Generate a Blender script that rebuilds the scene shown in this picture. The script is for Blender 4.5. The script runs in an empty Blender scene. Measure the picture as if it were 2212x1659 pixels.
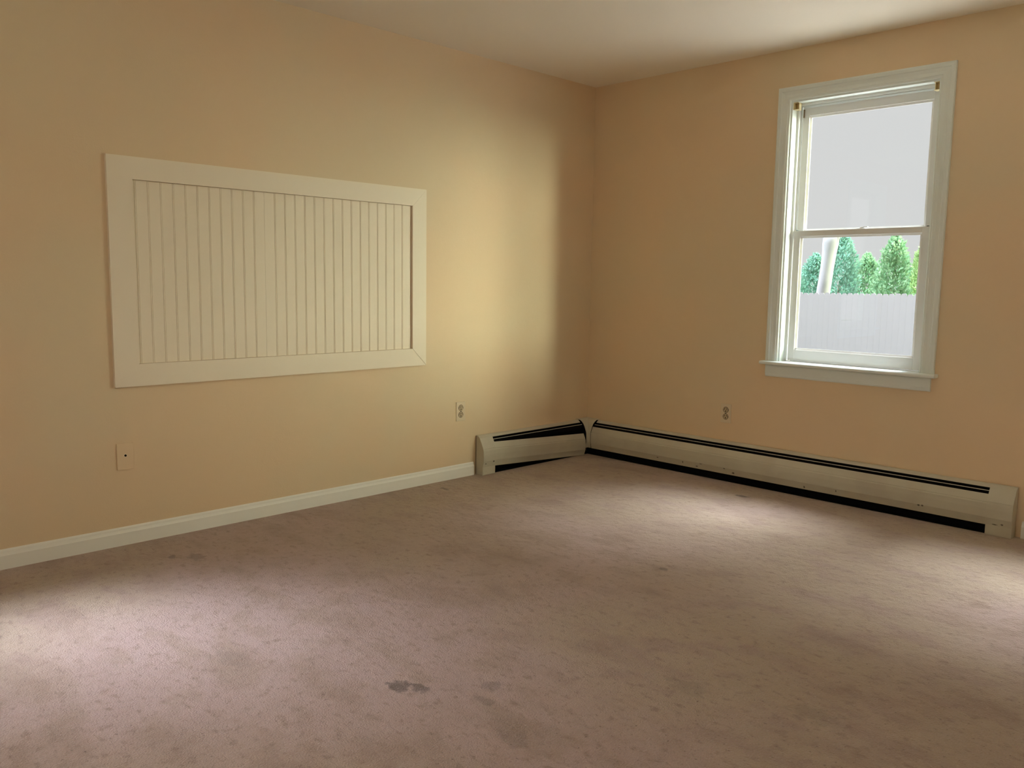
import bpy, bmesh, math, random
from mathutils import Vector, Matrix, noise

# ------------------------------------------------------------------ camera
SC = bpy.context.scene
COL = SC.collection
W, H = 2212, 1659
F_PX = 1816.97
cam_d = bpy.data.cameras.new('camera'); cam = bpy.data.objects.new('camera', cam_d); COL.objects.link(cam)
cam_d.sensor_fit = 'HORIZONTAL'; cam_d.sensor_width = 36.0; cam_d.lens = 36.0 * F_PX / W
cam_d.clip_start = 0.05; cam_d.clip_end = 300
YAW, PITCH, ROLL = 0.7865, -0.1199, 0.0153
fw = Vector((-math.sin(YAW) * math.cos(PITCH), math.cos(YAW) * math.cos(PITCH), math.sin(PITCH)))
rt = Vector((math.cos(YAW), math.sin(YAW), 0)); up = rt.cross(fw)
rt2 = math.cos(ROLL) * rt + math.sin(ROLL) * up
up2 = -math.sin(ROLL) * rt + math.cos(ROLL) * up
m3 = Matrix((rt2, up2, -fw)).transposed()
cam.matrix_world = Matrix.Translation((3.6926, -4.4224, 1.1559)) @ m3.to_4x4()
SC.camera = cam

# ------------------------------------------------------------------ look
SC.view_settings.view_transform = 'Standard'; SC.view_settings.look = 'None'
SC.view_settings.exposure = 0.0; SC.view_settings.gamma = 1.0; SC.view_settings.use_curve_mapping = False
SC.cycles.diffuse_bounces = 8; SC.cycles.max_bounces = 14; SC.cycles.transparent_max_bounces = 16
SC.cycles.sample_clamp_indirect = 6.0

# ------------------------------------------------------------------ sky: bright hazy cloud, a duller bank to the north-west
SKY_LOW = (0.74, 0.735, 0.74)
# bright parts of the hazy sky: (direction, tightness, colour, vertical squash)
LOBES = [((0.970, 0.242, 0.03), 170, (205.0, 207.0, 152.0), .45),
         ((0.900, 0.430, 0.06), 30, (42.0, 43.0, 32.0), .8),
         ((-0.52, -0.36, 0.75), 30, (94.0, 96.0, 112.0), 1.0),
         ((-1.0, -0.35, 0.15), 6, (3.0, 2.2, 1.6), 1.0)]
world = bpy.data.worlds.new('sky'); SC.world = world; world.use_nodes = True
nt = world.node_tree; nt.nodes.clear()
tc = nt.nodes.new('ShaderNodeTexCoord'); nrm = nt.nodes.new('ShaderNodeVectorMath'); nrm.operation = 'NORMALIZE'
nt.links.new(tc.outputs['Generated'], nrm.inputs[0])
lowc = nt.nodes.new('ShaderNodeRGB'); lowc.outputs[0].default_value = (*SKY_LOW, 1); acc = lowc.outputs[0]
for d, n, c, vs in LOBES:
    sq = nt.nodes.new('ShaderNodeVectorMath'); sq.operation = 'MULTIPLY'; nt.links.new(nrm.outputs[0], sq.inputs[0]); sq.inputs[1].default_value = (1, 1, vs)
    sn = nt.nodes.new('ShaderNodeVectorMath'); sn.operation = 'NORMALIZE'; nt.links.new(sq.outputs[0], sn.inputs[0])
    dp = nt.nodes.new('ShaderNodeVectorMath'); dp.operation = 'DOT_PRODUCT'
    nt.links.new(sn.outputs[0], dp.inputs[0]); dp.inputs[1].default_value = Vector((d[0], d[1], d[2] * vs)).normalized()
    mxm = nt.nodes.new('ShaderNodeMath'); mxm.operation = 'MAXIMUM'; mxm.inputs[1].default_value = 0.0; nt.links.new(dp.outputs['Value'], mxm.inputs[0])
    pw_ = nt.nodes.new('ShaderNodeMath'); pw_.operation = 'POWER'; pw_.inputs[1].default_value = n; nt.links.new(mxm.outputs[0], pw_.inputs[0])
    sc_ = nt.nodes.new('ShaderNodeVectorMath'); sc_.operation = 'SCALE'; sc_.inputs[0].default_value = c; nt.links.new(pw_.outputs[0], sc_.inputs['Scale'])
    ad_ = nt.nodes.new('ShaderNodeVectorMath'); ad_.operation = 'ADD'; nt.links.new(acc, ad_.inputs[0]); nt.links.new(sc_.outputs[0], ad_.inputs[1]); acc = ad_.outputs[0]
bg = nt.nodes.new('ShaderNodeBackground'); wo = nt.nodes.new('ShaderNodeOutputWorld')
nt.links.new(acc, bg.inputs['Color']); nt.links.new(bg.outputs[0], wo.inputs[0])

# ------------------------------------------------------------------ hazy sun
sun_d = bpy.data.lights.new('sun', 'SUN'); sun_d.energy = 16.5; sun_d.angle = math.radians(36); sun_d.color = (0.97, 1.0, 1.06)
sun = bpy.data.objects.new('sun', sun_d); COL.objects.link(sun)
az, el = math.radians(66), math.radians(61)
sdir = Vector((math.cos(az) * math.cos(el), math.sin(az) * math.cos(el), math.sin(el)))
sun.rotation_euler = (-sdir).to_track_quat('-Z', 'Y').to_euler()

# ------------------------------------------------------------------ added fill light behind the camera, no fixture
fill_d = bpy.data.lights.new('fill_light', 'POINT'); fill_d.energy = 21.0; fill_d.shadow_soft_size = .25; fill_d.color = (1.03, 1.0, 0.97)
fill = bpy.data.objects.new('fill_light', fill_d); COL.objects.link(fill); fill.location = (2.3, -4.9, 2.15)

# ------------------------------------------------------------------ material helpers
def mat(name, color, rough=0.6, spec=0.3, bump=None, vary=None, spots=None, metal=0.0):
    """procedural principled material. bump=(scale,strength,distance); vary=(scale,color2,lo,hi); spots=[(x,y,z,rx,ry,rz)]"""
    m = bpy.data.materials.new(name); m.use_nodes = True; n = m.node_tree; L = n.links
    b = n.nodes['Principled BSDF']; b.inputs['Roughness'].default_value = rough
    b.inputs['Specular IOR Level'].default_value = spec; b.inputs['Metallic'].default_value = metal
    geo = n.nodes.new('ShaderNodeNewGeometry')
    rgb = n.nodes.new('ShaderNodeRGB'); rgb.outputs[0].default_value = (*color, 1); out = rgb.outputs[0]
    if vary:
        for v in (vary if isinstance(vary, list) else [vary]):
            sc, c2, lo, hi = v[:4]
            tx = n.nodes.new('ShaderNodeTexNoise'); tx.inputs['Scale'].default_value = sc; tx.inputs['Detail'].default_value = v[4] if len(v) > 4 else 4
            if len(v) > 5:
                mp = n.nodes.new('ShaderNodeMapping'); mp.inputs['Scale'].default_value = v[5]
                mp.inputs['Rotation'].default_value = (0, 0, v[6] if len(v) > 6 else 0)
                L.new(geo.outputs['Position'], mp.inputs[0]); L.new(mp.outputs[0], tx.inputs['Vector'])
            else:
                L.new(geo.outputs['Position'], tx.inputs['Vector'])
            r = n.nodes.new('ShaderNodeMapRange'); r.interpolation_type = 'SMOOTHSTEP'
            r.inputs['From Min'].default_value = lo; r.inputs['From Max'].default_value = hi
            L.new(tx.outputs['Fac'], r.inputs['Value'])
            k = n.nodes.new('ShaderNodeMix'); k.data_type = 'RGBA'
            L.new(r.outputs[0], k.inputs[0]); L.new(out, k.inputs[6]); k.inputs[7].default_value = (*c2, 1); out = k.outputs[2]
    if spots:
        nz = n.nodes.new('ShaderNodeTexNoise'); nz.inputs['Scale'].default_value = spots['nscale']; nz.inputs['Detail'].default_value = 3
        L.new(geo.outputs['Position'], nz.inputs['Vector'])
        for s in spots['list']:
            x, y, z, rx, ry, rz, st = s
            sub = n.nodes.new('ShaderNodeVectorMath'); sub.operation = 'SUBTRACT'; L.new(geo.outputs['Position'], sub.inputs[0]); sub.inputs[1].default_value = (x, y, z)
            dv = n.nodes.new('ShaderNodeVectorMath'); dv.operation = 'DIVIDE'; L.new(sub.outputs[0], dv.inputs[0]); dv.inputs[1].default_value = (rx, ry, rz)
            ln = n.nodes.new('ShaderNodeVectorMath'); ln.operation = 'LENGTH'; L.new(dv.outputs[0], ln.inputs[0])
            ad = n.nodes.new('ShaderNodeMath'); ad.operation = 'MULTIPLY_ADD'; L.new(nz.outputs['Fac'], ad.inputs[0]); ad.inputs[1].default_value = spots.get('rag', 1.6); L.new(ln.outputs['Value'], ad.inputs[2])
            r = n.nodes.new('ShaderNodeMapRange'); r.interpolation_type = 'SMOOTHSTEP'
            r.inputs['From Min'].default_value = 1.0 + .5 * spots.get('rag', 1.6); r.inputs['From Max'].default_value = .45 + .5 * spots.get('rag', 1.6)
            r.inputs['To Min'].default_value = 0; r.inputs['To Max'].default_value = st
            L.new(ad.outputs[0], r.inputs['Value'])
            k = n.nodes.new('ShaderNodeMix'); k.data_type = 'RGBA'
            L.new(r.outputs[0], k.inputs[0]); L.new(out, k.inputs[6]); k.inputs[7].default_value = (*spots['color'], 1); out = k.outputs[2]
    L.new(out, b.inputs['Base Color'])
    prev = None
    for bp in ((bump if isinstance(bump, list) else [bump]) if bump else []):
        tx = n.nodes.new('ShaderNodeTexNoise'); tx.inputs['Scale'].default_value = bp[0]; tx.inputs['Detail'].default_value = 5
        L.new(geo.outputs['Position'], tx.inputs['Vector'])
        bu = n.nodes.new('ShaderNodeBump'); bu.inputs['Strength'].default_value = bp[1]; bu.inputs['Distance'].default_value = bp[2]
        L.new(tx.outputs['Fac'], bu.inputs['Height'])
        if prev: L.new(prev, bu.inputs['Normal'])
        prev = bu.outputs[0]
    if prev: L.new(prev, b.inputs['Normal'])
    return m

WALL = (0.71, 0.59, 0.405)
M = {}
M['wall'] = mat('cream_wall_paint', WALL, 0.55, 0.25, bump=[(160, .12, .004), (9, .10, .02)], vary=(1.3, (0.75, 0.58, 0.385), .35, .65))
M['ceiling'] = mat('ceiling_paint', (0.88, 0.83, 0.72), 0.85, 0.1, bump=(70, .15, .004))
M['trim_glare'] = mat('glare_tinted_trim', (0.76, 0.83, 0.81), 0.4, 0.35, bump=(60, .08, .002))  # cooler than the other trim: glare from the glass put into the colour
M['trim'] = mat('white_trim_paint', (0.85, 0.86, 0.81), 0.4, 0.35, bump=(60, .08, .002))
M['panel'] = mat('white_panel_paint', (0.84, 0.76, 0.62), 0.45, 0.3, bump=(80, .08, .002))
M['vinyl'] = mat('white_vinyl', (0.78, 0.80, 0.79), 0.35, 0.4)
M['cream_plastic'] = mat('yellowed_plastic', (0.72, 0.62, 0.36), 0.4, 0.4)
M['plate'] = mat('almond_plastic', (0.70, 0.60, 0.44), 0.35, 0.4)
M['socket'] = mat('almond_socket_plastic', (0.50, 0.40, 0.26), 0.35, 0.4)
M['dark'] = mat('dark_cavity', (0.012, 0.008, 0.004), 0.9, 0.05)
M['latch'] = mat('dark_latch', (0.05, 0.07, 0.06), 0.5, 0.3)
M['enamel'] = mat('beige_enamel', (0.55, 0.53, 0.43), 0.45, 0.3, vary=(6, (0.51, 0.48, 0.39), .4, .7))
M['slot_shade'] = mat('heater_slot_shade', (0.012, 0.012, 0.013), 0.9, 0.05)  # near-black colour stands for the shade inside the heaters
M['fins'] = mat('dull_fins', (0.03, 0.03, 0.033), 0.8, 0.1)

# carpet: pinkish tan pile with worn blotches, scuffs and small stains
def carpet():
    def S(x, y, rx, ry, st): return (x, y, 0.0, rx, ry, .2, st)
    st = [S(1.85, -3.02, .05, .035, .75), S(1.90, -2.985, .04, .03, .7), S(1.374, -.294, .05, .022, .8), S(2.03, -2.83, .040, .040, .32),
          S(2.08, -2.90, .05, .025, .3), S(2.27, -2.98, .06, .05, .2), S(.30, -3.02, .03, .02, .6), S(.37, -2.95, .07, .04, .35), S(.16, -1.42, .05, .02, .6),
          S(1.78, -1.62, .025, .02, .6), S(2.42, -2.42, .10, .05, .2), S(1.35, -3.28, .09, .05, .18), S(2.75, -2.3, .10, .06, .2)]
    m = mat('carpet_pile', (0.48, 0.362, 0.325), 0.95, 0.05,
            vary=[(0.55, (0.46, 0.37, 0.275), .42, .60, 3), (2.2, (0.36, 0.265, 0.21), .52, .72, 6, (1, 1.9, 1), .5), (7.0, (0.33, 0.235, 0.175), .60, .78, 6),
                  (5.5, (0.405, 0.305, 0.25), .48, .68, 6, (1, 1.7, 1), .4), (26, (0.34, 0.25, 0.195), .52, .74, 5, (1, 1.5, 1), .4), (95, (0.22, 0.16, 0.12), .60, .78, 3), (140, (0.56, 0.45, 0.38), .60, .80, 2)],
            spots=dict(list=st, color=(0.09, 0.075, 0.06), nscale=38, rag=1.8),
            bump=[(2.3, .7, .06), (26, .55, .02), (190, 1.0, .008)])
    n = m.node_tree; b = n.nodes['Principled BSDF']
    b.inputs['Sheen Weight'].default_value = 0.35; b.inputs['Sheen Roughness'].default_value = 0.5; b.inputs['Sheen Tint'].default_value = (1.0, .93, .9, 1)
    return m
M['carpet'] = carpet()

def glass_mat():
    m = bpy.data.materials.new('clear_glass'); m.use_nodes = True; n = m.node_tree; n.nodes.clear(); L = n.links
    lw = n.nodes.new('ShaderNodeLayerWeight'); lw.inputs['Blend'].default_value = .5
    p5 = n.nodes.new('ShaderNodeMath'); p5.operation = 'POWER'; p5.inputs[1].default_value = 5; L.new(lw.outputs['Facing'], p5.inputs[0])
    fr = n.nodes.new('ShaderNodeMath'); fr.operation = 'MULTIPLY_ADD'; fr.inputs[1].default_value = .96; fr.inputs[2].default_value = .04; L.new(p5.outputs[0], fr.inputs[0])
    t = n.nodes.new('ShaderNodeBsdfTransparent'); t.inputs[0].default_value = (.97, .985, .98, 1)
    g = n.nodes.new('ShaderNodeBsdfGlossy'); g.inputs['Roughness'].default_value = .02
    mxs = n.nodes.new('ShaderNodeMixShader'); o = n.nodes.new('ShaderNodeOutputMaterial')
    L.new(fr.outputs[0], mxs.inputs[0]); L.new(t.outputs[0], mxs.inputs[1]); L.new(g.outputs[0], mxs.inputs[2]); L.new(mxs.outputs[0], o.inputs[0])
    return m
M['glass'] = glass_mat()

def leaf_mat(name, c1, c2):
    m = bpy.data.materials.new(name); m.use_nodes = True; n = m.node_tree; n.nodes.clear(); L = n.links
    geo = n.nodes.new('ShaderNodeNewGeometry'); ramp = n.nodes.new('ShaderNodeMix'); ramp.data_type = 'RGBA'
    L.new(geo.outputs['Random Per Island'], ramp.inputs[0]); ramp.inputs[6].default_value = (*c1, 1); ramp.inputs[7].default_value = (*c2, 1)
    d = n.nodes.new('ShaderNodeBsdfDiffuse'); t = n.nodes.new('ShaderNodeBsdfTranslucent'); a = n.nodes.new('ShaderNodeMixShader'); a.inputs[0].default_value = .35
    o = n.nodes.new('ShaderNodeOutputMaterial')
    L.new(ramp.outputs[2], d.inputs[0]); L.new(ramp.outputs[2], t.inputs[0]); L.new(d.outputs[0], a.inputs[1]); L.new(t.outputs[0], a.inputs[2]); L.new(a.outputs[0], o.inputs[0])
    return m

# ------------------------------------------------------------------ mesh helpers
def obj(name, bm, material, parent=None, smooth=False, bevel=0.0):
    bmesh.ops.recalc_face_normals(bm, faces=bm.faces)
    me = bpy.data.meshes.new(name); bm.to_mesh(me); bm.free()
    me.materials.append(material)
    if smooth:
        for p in me.polygons: p.use_smooth = True
    o = bpy.data.objects.new(name, me); COL.objects.link(o)
    if parent: o.parent = parent; o.matrix_parent_inverse = parent.matrix_world.inverted() if False else Matrix.Translation(-Vector(parent.location))
    if bevel:
        b = o.modifiers.new('bevel', 'BEVEL'); b.width = bevel; b.segments = 2; b.limit_method = 'ANGLE'; b.angle_limit = math.radians(35)
    return o
def thing(name, loc, label=None, cat=None, group=None, kind=None):
    o = bpy.data.objects.new(name, None); o.empty_display_size = .05; o.location = loc; COL.objects.link(o)
    return tag(o, label, cat, group, kind)
def tag(o, label=None, cat=None, group=None, kind=None):
    if label: o['label'] = label
    if cat: o['category'] = cat
    if group: o['group'] = group
    if kind: o['kind'] = kind
    return o
def box(bm, x0, x1, y0, y1, z0, z1):
    v = [bm.verts.new((x, y, z)) for x in (x0, x1) for y in (y0, y1) for z in (z0, z1)]
    for f in ((0, 1, 3, 2), (4, 6, 7, 5), (0, 4, 5, 1), (2, 3, 7, 6), (0, 2, 6, 4), (1, 5, 7, 3)):
        bm.faces.new([v[i] for i in f])
def BX(*a):
    bm = bmesh.new(); box(bm, *a); return bm
def loft(bm, rings, close=True, caps=True):
    R = [[bm.verts.new(p) for p in r] for r in rings]; n = len(R[0])
    for a, b in zip(R, R[1:]):
        for i in range(n if close else n - 1):
            j = (i + 1) % n; bm.faces.new((a[i], a[j], b[j], b[i]))
    if caps and close:
        bm.faces.new(R[0][::-1]); bm.faces.new(R[-1])
def piece(bm, p0, p1, out, dep, prof, m0=0, m1=0):
    """profile (u along 'out', t along 'dep') extruded p0->p1, ends mitred by m0/m1"""
    p0, p1, out, dep = map(Vector, (p0, p1, out, dep)); al = (p1 - p0).normalized()
    loft(bm, [[p0 + out * u + dep * t - al * u * m0 for u, t in prof], [p1 + out * u + dep * t + al * u * m1 for u, t in prof]])
def cyl(bm, c, ax, r, h, n=20, sx=1.0):
    c = Vector(c); ax = Vector(ax).normalized(); a = Vector((0, 0, 1)) if abs(ax.z) < .9 else Vector((1, 0, 0)); u = a.cross(ax).normalized(); v = ax.cross(u)
    loft(bm, [[c + ax * k + u * (r * sx * math.cos(t * 2 * math.pi / n)) + v * (r * math.sin(t * 2 * math.pi / n)) for t in range(n)] for k in (0, h)])

# ------------------------------------------------------------------ room shell
CH = 2.44; TH = 0.15; XR = 5.1; YF = -5.5
def wall(name, plane, a0, a1, face, thick, openings):
    """plane 'x': wall lies at x=face and thickens by 'thick'; runs along y. plane 'y': the other way."""
    bm = bmesh.new()
    As = sorted({a0, a1, *[o[0] for o in openings], *[o[1] for o in openings]}); Zs = sorted({0, CH, *[o[2] for o in openings], *[o[3] for o in openings]})
    def P(a, d, z): return (face + d, a, z) if plane == 'x' else (a, face + d, z)
    def q(*ps): bm.faces.new([bm.verts.new(P(*p)) for p in ps])
    def isop(a, z): return any(o[0] < a < o[1] and o[2] < z < o[3] for o in openings)
    for A, B in zip(As, As[1:]):
        for Z0, Z1 in zip(Zs, Zs[1:]):
            if isop((A + B) / 2, (Z0 + Z1) / 2): continue
            for d in (0, thick): q((A, d, Z0), (B, d, Z0), (B, d, Z1), (A, d, Z1))
    for o in openings:
        A, B, Z0, Z1 = o
        q((A, 0, Z0), (A, thick, Z0), (A, thick, Z1), (A, 0, Z1)); q((B, 0, Z0), (B, thick, Z0), (B, thick, Z1), (B, 0, Z1))
        q((A, 0, Z0), (B, 0, Z0), (B, thick, Z0), (A, thick, Z0)); q((A, 0, Z1), (B, 0, Z1), (B, thick, Z1), (A, thick, Z1))
    q((a0, 0, CH), (a1, 0, CH), (a1, thick, CH), (a0, thick, CH)); q((a0, 0, 0), (a1, 0, 0), (a1, thick, 0), (a0, thick, 0))
    q((a0, 0, 0), (a0, thick, 0), (a0, thick, CH), (a0, 0, CH)); q((a1, 0, 0), (a1, thick, 0), (a1, thick, CH), (a1, 0, CH))
    bmesh.ops.remove_doubles(bm, verts=bm.verts, dist=1e-5)
    return tag(obj(name, bm, M['wall']), kind='structure')
OPZ = (0.72, 2.170)
WX = (1.385, 2.170)       # rough opening of the window in view
W2X = (2.765, 3.55)       # second window of the same wall, right of the picture
W4X = (3.62, 4.405)       # unseen neighbour, added to bring more light onto the right of the floor
W3Y = (-4.56, -3.775)     # window of the left wall, left of the picture
wall('wall_back', 'y', -TH, XR + TH, 0, TH, [(*WX, *OPZ), (*W2X, *OPZ), (*W4X, *OPZ)])
wall('wall_left', 'x', YF - TH, 0, 0, -TH, [(*W3Y, *OPZ)])
wall('wall_right', 'x', YF - TH, 0, XR, TH, [])
wall('wall_front', 'y', 0, XR, YF, -TH, [])
tag(obj('floor', BX(-TH, XR + TH, YF - TH, TH, -.12, 0), M['carpet']), kind='structure')
tag(obj('ceiling', BX(-TH, XR + TH, YF - TH, TH, CH, CH + .12), M['ceiling']), kind='structure')

BBP = [(0, 0), (0, .013), (.055, .013), (.058, .0115), (.066, .0085), (.074, .0075), (.079, .004), (.0795, 0)]
def baseboard(name, p0, p1, dep, m0=0, m1=0):
    bm = bmesh.new(); p0, p1, dep = Vector(p0), Vector(p1), Vector(dep)
    loft(bm, [[p + Vector((0, 0, u)) + dep * t for u, t in BBP] for p in (p0, p1)])
    return tag(obj(name, bm, M['trim']), kind='structure')
baseboard('baseboard_left', (0.0, -5.5, 0), (0.0, -1.062, 0), (1, 0, 0))
baseboard('baseboard_back', (2.668, 0, 0), (XR, 0, 0), (0, -1, 0))
baseboard('baseboard_right', (XR, -5.487, 0), (XR, -.013, 0), (-1, 0, 0))
baseboard('baseboard_front', (.013, YF, 0), (XR, YF, 0), (0, 1, 0))

# ------------------------------------------------------------------ double-hung windows
CAS = [(0, 0), (0, .008), (.004, .0105), (.012, .0115), (.014, .0135), (.030, .0125), (.046, .015), (.050, .0185), (.062, .0195), (.069, .018), (.071, .014), (.071, 0)]
def make_window(name, origin, rot, detail):
    """built at x 1.385..2.170 on the plane y=0, outside toward +y, then moved by origin/rot"""
    w = thing(name, (0, 0, 0), kind='structure')
    T, V = M['trim_glare'], M['vinyl']
    xi0, xi1, zi1, zs = 1.391, 2.160, 2.166, .737
    n = (0, -1, 0)
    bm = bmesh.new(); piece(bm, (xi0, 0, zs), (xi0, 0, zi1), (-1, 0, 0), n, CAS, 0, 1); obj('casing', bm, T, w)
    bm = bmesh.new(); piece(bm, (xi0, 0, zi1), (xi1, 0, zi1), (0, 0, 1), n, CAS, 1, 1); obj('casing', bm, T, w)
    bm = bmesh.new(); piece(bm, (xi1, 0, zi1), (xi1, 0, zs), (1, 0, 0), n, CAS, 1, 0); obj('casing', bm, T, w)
    # stool with rounded nose, apron below
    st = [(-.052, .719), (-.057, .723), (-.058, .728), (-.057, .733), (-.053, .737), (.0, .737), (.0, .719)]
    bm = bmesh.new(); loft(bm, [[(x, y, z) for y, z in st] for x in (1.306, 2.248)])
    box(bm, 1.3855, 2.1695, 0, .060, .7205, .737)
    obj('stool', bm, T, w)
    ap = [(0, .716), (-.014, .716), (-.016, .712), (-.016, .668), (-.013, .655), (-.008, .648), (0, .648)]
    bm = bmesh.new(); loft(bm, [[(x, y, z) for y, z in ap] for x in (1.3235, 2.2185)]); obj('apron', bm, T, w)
    # wooden jamb lining
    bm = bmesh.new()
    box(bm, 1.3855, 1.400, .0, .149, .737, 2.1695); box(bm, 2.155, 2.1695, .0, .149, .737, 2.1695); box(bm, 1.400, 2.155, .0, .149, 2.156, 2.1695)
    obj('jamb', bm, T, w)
    # vinyl tracks: inner stop, parting rib, outer stop on the sides and the head, sloped sill
    bm = bmesh.new()
    for (y0, y1, t) in ((.054, .0585, .013), (.0585, .145, .005), (.0885, .0925, .013), (.1225, .145, .016)):
        box(bm, 1.400, 1.400 + t, y0, y1, .7375, 2.156); box(bm, 2.155 - t, 2.155, y0, y1, .7375, 2.156)
        box(bm, 1.400 + t, 2.155 - t, y0, y1, 2.156 - t, 2.156)
    loft(bm, [[(x, .0605, .7205), (x, .0605, .740), (x, .149, .728), (x, .149, .7205)] for x in (1.400, 2.155)])
    obj('track', bm, V, w)
    def sash(nm, y0, y1, z0, z1, sw, top, bot):
        x0, x1 = 1.4165, 2.1385; yc = (y0 + y1) / 2
        bm = bmesh.new(); gx0, gx1, gz0, gz1 = x0 + sw, x1 - sw, z0 + bot, z1 - top
        # frame members as mitred profiles: flat face, small step, bevel down to the glass
        def prof(wd): return [(0, 0), (-wd, 0), (-wd, y1 - y0), (0, y1 - y0)]
        box(bm, x0, gx0, y0, y1, z0, z1); box(bm, gx1, x1, y0, y1, z0, z1)
        box(bm, gx0, gx1, y0, y1, z0, gz0); box(bm, gx0, gx1, y0, y1, gz1, z1)
        s = obj(nm, bm, V, w, bevel=.0012)
        bm = bmesh.new(); b = [(0, .004), (-.011, .011), (-.011, .0145), (0, .0145)]
        dep = (0, 1, 0); o = (gx0, y0, gz0)
        for p0, p1, out in (((gx0, y0, gz0), (gx0, y0, gz1), (-1, 0, 0)), ((gx0, y0, gz1), (gx1, y0, gz1), (0, 0, 1)),
                            ((gx1, y0, gz1), (gx1, y0, gz0), (1, 0, 0)), ((gx1, y0, gz0), (gx0, y0, gz0), (0, 0, -1))):
            piece(bm, p0, p1, out, dep, b, 1, 1)
        obj('glazing_bead', bm, V, s)
        obj('glass_pane', BX(gx0, gx1, y0 + .0155, y0 + .0175, gz0, gz1), M['glass'], s)
        return s
    up_ = sash('upper_sash', .0935, .1215, 1.437, 2.136, .037, .043, .030)
    lo_ = sash('lower_sash', .060, .0875, .7415, 1.467, .037, .030, .062)
    if detail:
        # sash lock on the meeting rail, tilt latches, lift lip
        bm = bmesh.new(); cyl(bm, (1.790, .0745, 1.467), (0, 0, 1), .011, .008, 16); box(bm, 1.786, 1.822, .069, .080, 1.4735, 1.4785); box(bm, 1.768, 1.812, .063, .086, 1.467, 1.4695)
        obj('sash_lock', bm, V, lo_, bevel=.001)
        for sx in (1.424, 2.119):
            obj('tilt_latch', BX(sx, sx + .012, .066, .082, 1.467, 1.4715), M['latch'], lo_)
        bm = bmesh.new(); box(bm, 1.4185, 1.4265, .0885, .0932, 2.085, 2.128); obj('sash_shoe', bm, mat('brown_shoe', (.25, .19, .12), .6), up_)
    w.matrix_world = Matrix.Translation(origin) @ Matrix.Rotation(rot, 4, 'Z')
    return w
make_window('window_1', (0, 0, 0), 0, True)
make_window('window_2', (W2X[0] - WX[0], 0, 0), 0, False)
make_window('window_added', (W4X[0] - WX[0], 0, 0), 0, False)
# left-wall window: outside is -x, so rotate +90 deg
make_window('window_3', (0, W3Y[0] - WX[0], 0), math.radians(90), False)


# blind brackets left in the top corners of window 1
def bracket(x0, x1, open_side, label):
    z1, y0, y1 = 2.1556, .006, .046
    t = thing('blind_bracket', ((x0 + x1) / 2, .03, 2.116), label, 'bracket', 'leftover blind brackets')
    bm = bmesh.new()
    xo = (x0, x0 + .002) if open_side > 0 else (x1 - .002, x1)
    box(bm, xo[0], xo[1], y0, y1, 2.117, z1)              # cheek on the jamb
    box(bm, x0, x1, y0, y1, z1 - .002, z1)                # top
    box(bm, x0, x1, y1 - .002, y1, 2.119, z1)             # back
    box(bm, x0, x1, y0, y1, 2.117, 2.119)                 # bottom lip
    obj('bracket_body', bm, M['cream_plastic'], t)
    xc = (x1 - .004, x1 - .001) if open_side > 0 else (x0 + .001, x0 + .004)
    obj('bracket_gate', BX(xc[0], xc[1], y0 + .014, y1, 2.119, z1 - .002), M['cream_plastic'], t)
bracket(1.4005, 1.428, 1, 'yellowed plastic blind bracket in the top left corner of the window frame')
bracket(2.1265, 2.1545, -1, 'yellowed plastic blind bracket in the top right corner of the window frame')

# ------------------------------------------------------------------ beadboard access panel on the left wall
def panel():
    y0, y1, z0, z1 = -3.121, -1.4407, .689, 1.6548; q0, q1, r0, r1 = -3.018, -1.5355, .7846, 1.5615
    t = thing('beadboard_panel', (.0, (y0 + y1) / 2, z0), 'white framed beadboard panel mounted low on the cream left wall', 'wall panel')
    T = .018
    def board(pts):   # mitred board from its 4 face corners
        bm = bmesh.new(); loft(bm, [[(.0005, y, z) for y, z in pts], [(T, y, z) for y, z in pts]])
        obj('frame_board', bm, M['panel'], t)
    g = .0010
    board([(y0, z1), (y1, z1), (q1, r1), (q0, r1)]); board([(y0, z0), (q0, r0), (q1, r0), (y1, z0)])
    board([(y0, z0), (y0, z1), (q0, r1), (q0, r0)]); board([(y1, z1 - g), (y1, z0 + 1.8 * g), (q1, r0 + 1.8 * g), (q1, r1 - g)])
    # beadboard sheets: two sheets meeting at y=-2.410, a bead and groove every 54 mm
    base = .0045
    for a, b in ((q0 + .001, -2.4105), (-2.4095, q1 - .005)):
        pts = [(a, base)]
        k = -3.004 + .0541 * math.ceil((a + .006 + 3.004) / .0541)
        while k < b - .006:
            if abs(k + 2.41) > .012:
                pts += [(k - .0042, base), (k - .0030, base - .0019), (k - .0018, base), (k, base + .0006), (k + .0018, base), (k + .0030, base - .0019), (k + .0042, base)]
            k += .0541
        pts += [(b, base)]
        bm = bmesh.new(); ring = [(y, x) for y, x in pts] + [(b, .0005), (a, .0005)]
        loft(bm, [[(x, y, z) for y, x in ring] for z in (r0 + .0012, r1 - .0015)])
        obj('beadboard_sheet', bm, M['panel'], t)
panel()

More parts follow.
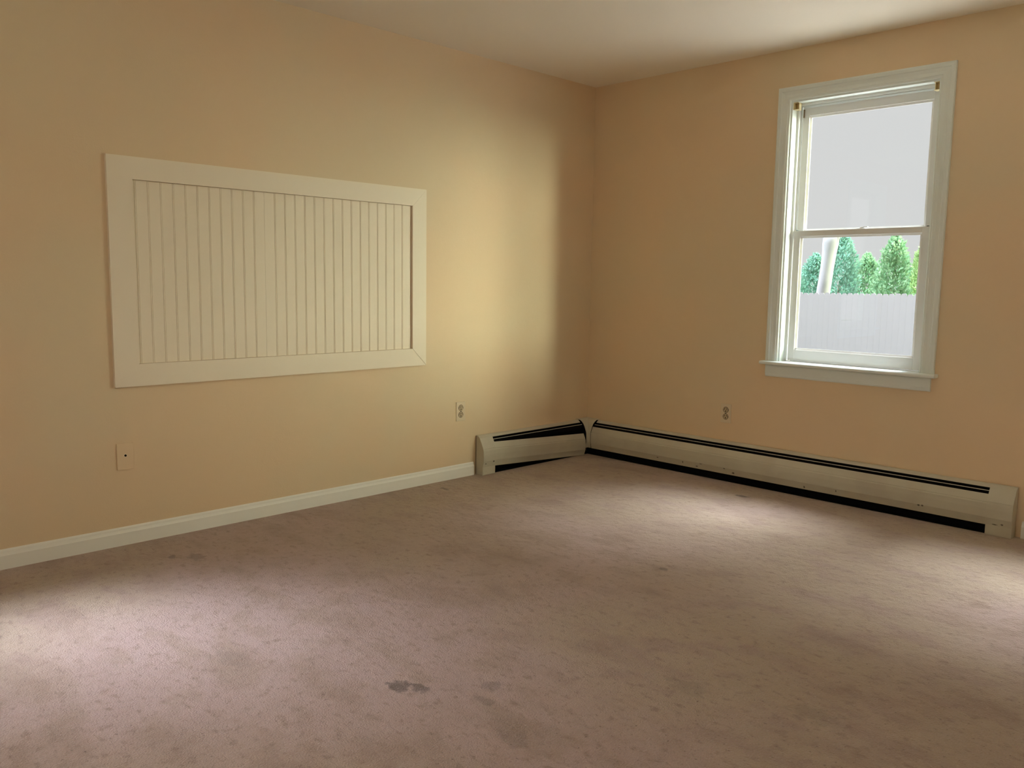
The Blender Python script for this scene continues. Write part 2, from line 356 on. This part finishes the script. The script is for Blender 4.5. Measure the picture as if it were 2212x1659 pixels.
# ------------------------------------------------------------------ wall plates
def outlet(loc, rotz, label):
    """duplex outlet built facing -y around the origin"""
    t = thing('wall_outlet', (0, 0, 0), label, 'outlet', 'duplex outlets')
    obj('cover_plate', BX(-.035, .035, -.0055, -.0003, -.057, .057), M['plate'], t, bevel=.0022)
    for dz in (.0215, -.0190):
        bm = bmesh.new(); cyl(bm, (0, -.0054, dz), (0, -1, 0), .0184, .0004, 28, 1.0); r = obj('socket_recess', bm, M['dark'], t)
        bm = bmesh.new(); n = 28
        pr = [(max(-.0145, min(.0145, .0168 * math.cos(a * 2 * math.pi / n))), .0160 * math.sin(a * 2 * math.pi / n)) for a in range(n)]
        loft(bm, [[(x, y, z + dz) for x, z in pr] for y in (-.0056, -.0068)]); s = obj('socket', bm, M['socket'], t)
        bm = bmesh.new(); box(bm, -.0082, -.0050, -.0072, -.0060, dz + .0005, dz + .0105); box(bm, .0050, .0082, -.0072, -.0060, dz + .0015, dz + .0098)
        cyl(bm, (0, -.0060, dz - .0078), (0, -1, 0), .0036, .0012, 12); obj('slots', bm, M['dark'], s)
    bm = bmesh.new(); cyl(bm, (0, -.0054, .00125), (0, -1, 0), .0022, .0010, 12); obj('screw', bm, M['latch'], t)
    t.matrix_world = Matrix.Translation(loc) @ Matrix.Rotation(rotz, 4, 'Z')
    return t
outlet((0, -1.1662, .3965), math.radians(90), 'almond duplex outlet on the left wall above the short heater end')
outlet((1.0773, 0, .3998), 0, 'almond duplex outlet on the window wall above the long heater')
def blank_plate():
    y, z = -3.0865, .3886
    t = thing('blank_cover_plate', (0, y, z - .057), 'wall-coloured cover plate with one small dark hole, beneath the white panel', 'cover plate')
    obj('plate', BX(.0003, .0068, y - .035, y + .035, z - .057, z + .057), M['wall'], t, bevel=.001)
    bm = bmesh.new(); n = 9; rr = [.0058, .0050, .0060, .0055, .0063, .0048, .0056, .0050, .0059]
    loft(bm, [[(x, y + rr[i] * math.cos(i * 2 * math.pi / n), z + .0035 + rr[i] * math.sin(i * 2 * math.pi / n)) for i in range(n)] for x in (.0066, .0071)])
    obj('hole', bm, M['dark'], t)
    bm = bmesh.new(); loft(bm, [[(x, y + 1.35 * rr[i] * math.cos(i * 2 * math.pi / n), z + .0035 + 1.35 * rr[i] * math.sin(i * 2 * math.pi / n)) for i in range(n)] for x in (.0065, .0069)])
    obj('chipped_rim', bm, M['panel'], t)
blank_plate()

# ------------------------------------------------------------------ baseboard heaters (profile: d from wall, z)
def heat_mat(name, pts, r=.006):
    return mat(name, (0.55, 0.53, 0.43), 0.45, 0.3, vary=(6, (0.51, 0.48, 0.39), .4, .7),
               spots=dict(list=[(x, y, z, rx, .02, rz, .85) for x, y, z, rx, rz in pts], color=(.05, .04, .03), nscale=150, rag=.9))
FRONT = [(.050, .193), (.0662, .1585), (.0650, .1568), (.0664, .1550), (.0690, .150), (.0705, .125), (.0705, .085), (.0660, .070), (.0600, .047)]
def offs(pr, t):   # inner side of a sheet
    return [(d - t, z) for d, z in reversed(pr)]
def heater(name, wallaxis, a_cap0, a_cap1, a_end, label, droop=0.0, fm=None):
    """wallaxis 'x': on the window wall running along x; 'y': on the left wall running along -y"""
    sgn = 1
    def P(a, d, z): return (a, -d, z) if wallaxis == 'x' else (d, -a, z)
    t = thing(name, P((a_cap0 + a_end) / 2, .03, 0), label, 'heater', 'baseboard heater runs')
    lo, hi = (a_end, a_cap0)            # a_end: corner end, a_cap0: start of the cap
    def strip(nm, pr, m, a=lo, b=hi, rot=None, parent=None, smooth=False):
        bm = bmesh.new(); loft(bm, [[P(s, d, z) for d, z in pr] for s in (a, b)])
        if rot:
            for v in bm.verts:
                s = v.co.x if wallaxis == 'x' else -v.co.y
                v.co.z -= rot * (hi - s) / (hi - lo)
        return obj(nm, bm, m, parent or t)
    back = [(.0004, .002), (.0004, .2365), (.010, .2365), (.020, .2325), (.0300, .2215), (.0290, .2205), (.0195, .2310), (.010, .2350), (.0020, .2350), (.0020, .002)]
    # upper lip enamelled, near-black sheets inside paint the shade of the slots and gaps
    hood_lo = lo + .016
    strip('top_hood', a=hood_lo, pr=[(.0004, .20), (.0004, .2365), (.010, .2365), (.020, .2325), (.0310, .2215), (.0298, .2205), (.0195, .2310), (.010, .2350), (.0025, .2350), (.0025, .20)], m=M['enamel'])
    strip('back_shade', [(.0006, .002), (.0006, .2345), (.0030, .2345), (.0030, .002)], M['slot_shade'], a=.004, b=a_cap1 - .001)
    strip('floor_shade', [(.0035, .0012), (.0035, .0026), (.050, .0026), (.050, .0012)], M['slot_shade'], a=.004)
    dm = strip('damper', [(.0405, .2095), (.0425, .2085), (.0425, .2065), (.0405, .2065)], M['enamel'], a=lo + .01)
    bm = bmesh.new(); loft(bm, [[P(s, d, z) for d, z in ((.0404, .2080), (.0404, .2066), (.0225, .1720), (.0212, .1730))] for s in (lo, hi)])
    obj('damper_blade', bm, M['slot_shade'], dm)
    strip('front_panel', FRONT + offs(FRONT, .0015), fm or M['enamel'], rot=droop)
    # finned heating element
    bm = bmesh.new(); mid = P(0, .033, 0)
    n = max(4, int((hi - lo - .12) / .012))
    for i in range(n):
        s = lo + .06 + i * .012
        c = [P(s + k, d, z) for k in (0, .0012) for d, z in ((.008, .062), (.050, .062), (.050, .120), (.008, .120))]
        loft(bm, [c[:4], c[4:]])
    el_ = obj('heating_element', bm, M['fins'], t)
    # end cap
    CAP = [(.0045, .0005), (.0045, .2385), (.012, .2390), (.024, .2350), (.036, .2240), (.052, .1960), (.0686, .1608), (.0674, .1590), (.0690, .1572), (.0715, .1480), (.0730, .125), (.0730, .085), (.0680, .066), (.0640, .050), (.0640, .0005)]
    bm = bmesh.new(); loft(bm, [[P(s, d, z) for d, z in CAP] for s in (a_cap0 + .0005, a_cap1)])
    cap = obj('end_cap', bm, fm or M['enamel'], t, bevel=.0015)
    return t
m_long = heat_mat('chipped_enamel', [(.642, -.07, .071, .009, .004), (.83, -.07, .072, .005, .010), (.93, -.068, .062, .010, .004), (.96, -.07, .082, .014, .003),
                  (1.12, -.07, .080, .008, .004), (1.18, -.068, .062, .012, .007), (1.62, -.068, .060, .006, .009), (1.80, -.07, .072, .004, .008), (2.225, -.07, .081, .008, .006), (2.243, -.07, .082, .007, .006), (2.60, -.07, .06, .008, .005), (2.57, -.07, .055, .015, .004)])
m_short = mat('chipped_enamel_short', (0.55, 0.53, 0.43), 0.45, 0.3, vary=(6, (0.51, 0.48, 0.39), .4, .7),
              spots=dict(list=[(.07, -.955, .078, .03, .009, .006, .9), (.07, -1.018, .070, .03, .006, .005, .9)], color=(.05, .04, .03), nscale=150, rag=.9))
heater('baseboard_heater', 'x', 2.529, 2.642, .093, 'long beige baseboard heater under the window, running into the corner', 0.0, m_long)
heater('baseboard_heater', 'y', .935, 1.040, .093, 'short beige baseboard heater on the left wall with sagging front panel', .047, m_short)
# inside corner cover
CC = [(.0006, .2435), (.010, .2440), (.020, .2415), (.029, .2360), (.038, .2270), (.048, .2130), (.057, .1960), (.0705, .1640), (.0740, .150), (.0755, .125), (.0755, .088), (.0710, .070), (.0670, .050)]
bm = bmesh.new()
pr = CC + [(max(.0002, d - .0016), z - .0012) for d, z in reversed(CC)]
def cc_ring(k):
    r = []
    for i, (d, z) in enumerate(pr):
        e = .0925 + .032 * max(0, 1 - d / .055) ** 1.6
        r.append(((d, -e, z), (d, -d, z), (e, -d, z))[k])
    return r
loft(bm, [cc_ring(0), cc_ring(1), cc_ring(2)])
cco = obj('heater_corner_cover', bm, M['enamel'])
tag(cco, 'narrow beige corner cover joining the two baseboard heaters', 'heater cover')

# ------------------------------------------------------------------ outdoors
GZ = -0.55
M['patio'] = mat('pale_ground', (0.80, 0.78, 0.74), .9, .1, vary=(.8, (.74, .72, .67), .4, .6))
M['lawn'] = mat('lawn_grass', (0.055, 0.10, 0.03), .95, .05, vary=(3, (.09, .13, .04), .4, .7))
tag(obj('ground', BX(-40, 45, -40, 40, GZ - .1, GZ), M['lawn']), kind='structure')
tag(obj('patio', BX(-3.0, 18, .16, 6.0, GZ, GZ + .03), M['patio']), kind='structure')
M['picket'] = mat('weathered_white_paint', (.185, .18, .185), .7, .15)
random.seed(4)
fence = thing('picket_fence', (-2.1, 9, GZ), 'white picket fence running in front of the green trees outside', 'fence')
pitch, N = .0935, 96; fx0 = -6.6
pk = bmesh.new(); pw = .0930
loft(pk, [[(-pw / 2, y, GZ), (pw / 2, y, GZ), (pw / 2, y, 1.030), (pw * .36, y, 1.060), (pw * .22, y, 1.070), (-pw * .22, y, 1.070), (-pw * .36, y, 1.060), (-pw / 2, y, 1.030)] for y in (0, .018)])
proto = obj('picket', pk, M['picket'], fence); proto.location = (fx0, 9.0, 0); proto.matrix_parent_inverse = Matrix.Translation(-Vector(fence.location))
for i in range(1, N):
    o = proto.copy(); COL.objects.link(o); o.parent = fence; o.matrix_parent_inverse = proto.matrix_parent_inverse
    o.location = (fx0 + i * pitch, 9.0, random.choice((0, 0, 0, .006, -.004, .004)) + .012 * (fx0 + i * pitch + 2) / 2)
for z in (-.2, .85): obj('rail', BX(fx0 - .05, fx0 + N * pitch, 9.0185, 9.06, z - .045, z + .045), M['picket'], fence)
for i in range(5): obj('post', BX(fx0 + i * 2.2, fx0 + i * 2.2 + .1, 9.0605, 9.16, GZ, .98), M['picket'], fence)

def branchy_trunk(name, pts, material, parent=None, n=12):
    bm = bmesh.new(); rings = []
    for i, (x, y, z, r) in enumerate(pts):
        rings.append([(x + r * (1 + .08 * math.sin(3 * a + i)) * math.cos(a * 2 * math.pi / n), y + r * math.sin(a * 2 * math.pi / n), z) for a in range(n)])
    loft(bm, rings); return obj(name, bm, material, parent, smooth=True)
M['bark_pale'] = mat('pale_bark', (.22, .225, .23), .9, .1, vary=(9, (.19, .2, .205), .5, .75, 4, (1, 1, .3)))
M['bark'] = mat('brown_bark', (.20, .15, .11), .9, .1, bump=(30, .5, .02))
pt = thing('tree', (-2.86, 9.6, GZ), 'pale bare tree trunk leaning a little just behind the white fence', 'tree')
TRX = lambda z: -2.845 + .10 * (z - 1.0)
branchy_trunk('trunk', [(TRX(z), 9.6, z, r) for z, r in ((GZ - .05, .17), (GZ + .3, .13), (.4, .122), (1.0, .118), (1.5, .108), (1.75, .112), (1.90, .128), (2.06, .12))], M['bark_pale'], pt)
for a, b, r in (((-2.70, 9.6, 1.84), (-2.62, 9.6, 2.09), .05), ((-2.81, 9.6, 1.84), (-2.88, 9.6, 2.08), .045)):
    bm = bmesh.new(); cyl(bm, a, Vector(b) - Vector(a), r, (Vector(b) - Vector(a)).length, 10); obj('cut_limb', bm, M['bark_pale'], pt, smooth=False)

BARKN = M['bark']
LEAF = {'blue': leaf_mat('blue_green_leaves', (.14, .34, .25), (.24, .42, .33)), 'mid': leaf_mat('mid_green_leaves', (.17, .36, .20), (.30, .46, .27)),
        'yel': leaf_mat('yellow_green_leaves', (.28, .46, .20), (.42, .54, .26))}
def tree(x, y, top, rx, kind, label, seed, zc=None):
    rnd = random.Random(seed)
    t = thing('tree', (x, y, GZ), label, 'tree', 'evergreens behind the fence')
    branchy_trunk('trunk', [(x, y, GZ - .03, .07), (x, y, GZ + .5, .055), (x, y, top - .9, .02)], M['bark'], t, 8)
    bm = bmesh.new(); h = top - (GZ + .12)
    for i in range(8500):
        u = rnd.random() ** .9; z = GZ + .12 + h * u
        prof = rx * (1 - u ** 6) ** .7 * (1 - .22 * u * u)
        a = rnd.uniform(0, 2 * math.pi); k = noise.noise(Vector((math.cos(a) * 1.6 + seed, math.sin(a) * 1.6, z * 2.2))) * .42 + noise.noise(Vector((math.cos(a) * 4, math.sin(a) * 4 + seed, z * 7))) * .22
        r = prof * (1 + k) * rnd.uniform(.55, 1.03)
        c = Vector((x + r * math.cos(a), y + r * math.sin(a), z + rnd.uniform(-.02, .05) * (1 + k)))
        s = rnd.uniform(.016, .040)
        d = Vector((math.cos(a) * .5 + rnd.uniform(-.6, .6), math.sin(a) * .5 + rnd.uniform(-.6, .6), rnd.uniform(.2, 1.1))).normalized()
        w = d.cross(Vector((rnd.uniform(-1, 1), rnd.uniform(-1, 1), rnd.uniform(-1, 1)))).normalized()
        vs = [bm.verts.new(c - d * s), bm.verts.new(c + w * s * .55), bm.verts.new(c + d * s * 1.3), bm.verts.new(c - w * s * .55)]
        bm.faces.new(vs)
    obj('foliage', bm, LEAF[kind], t)
tree(-5.30, 11.0, 1.60, .42, 'blue', 'blue-green evergreen at the far left end, mostly hidden past the window frame', 1)
tree(-4.22, 11.0, 1.66, .44, 'blue', 'blue-green evergreen left of the pale tree trunk', 2)
tree(-3.19, 11.0, 2.12, .40, 'blue', 'tall blue-green evergreen just right of the pale tree trunk', 3)
tree(-2.22, 11.0, 2.08, .35, 'mid', 'tall mid-green evergreen in the right half of the lower window pane', 5)
tree(-1.35, 11.0, 1.85, .36, 'mid', 'green evergreen hidden just past the right edge of the window', 7)
tree(-3.25, 12.35, 1.80, .44, 'mid', 'shorter green evergreen set back between the two tall ones', 4)
tree(-2.18, 12.35, 1.98, .36, 'yel', 'yellow-green evergreen at the right edge of the lower window pane', 6)
tree(-4.30, 12.35, 1.80, .46, 'blue', 'blue-green evergreen set back behind the pale tree trunk', 8)
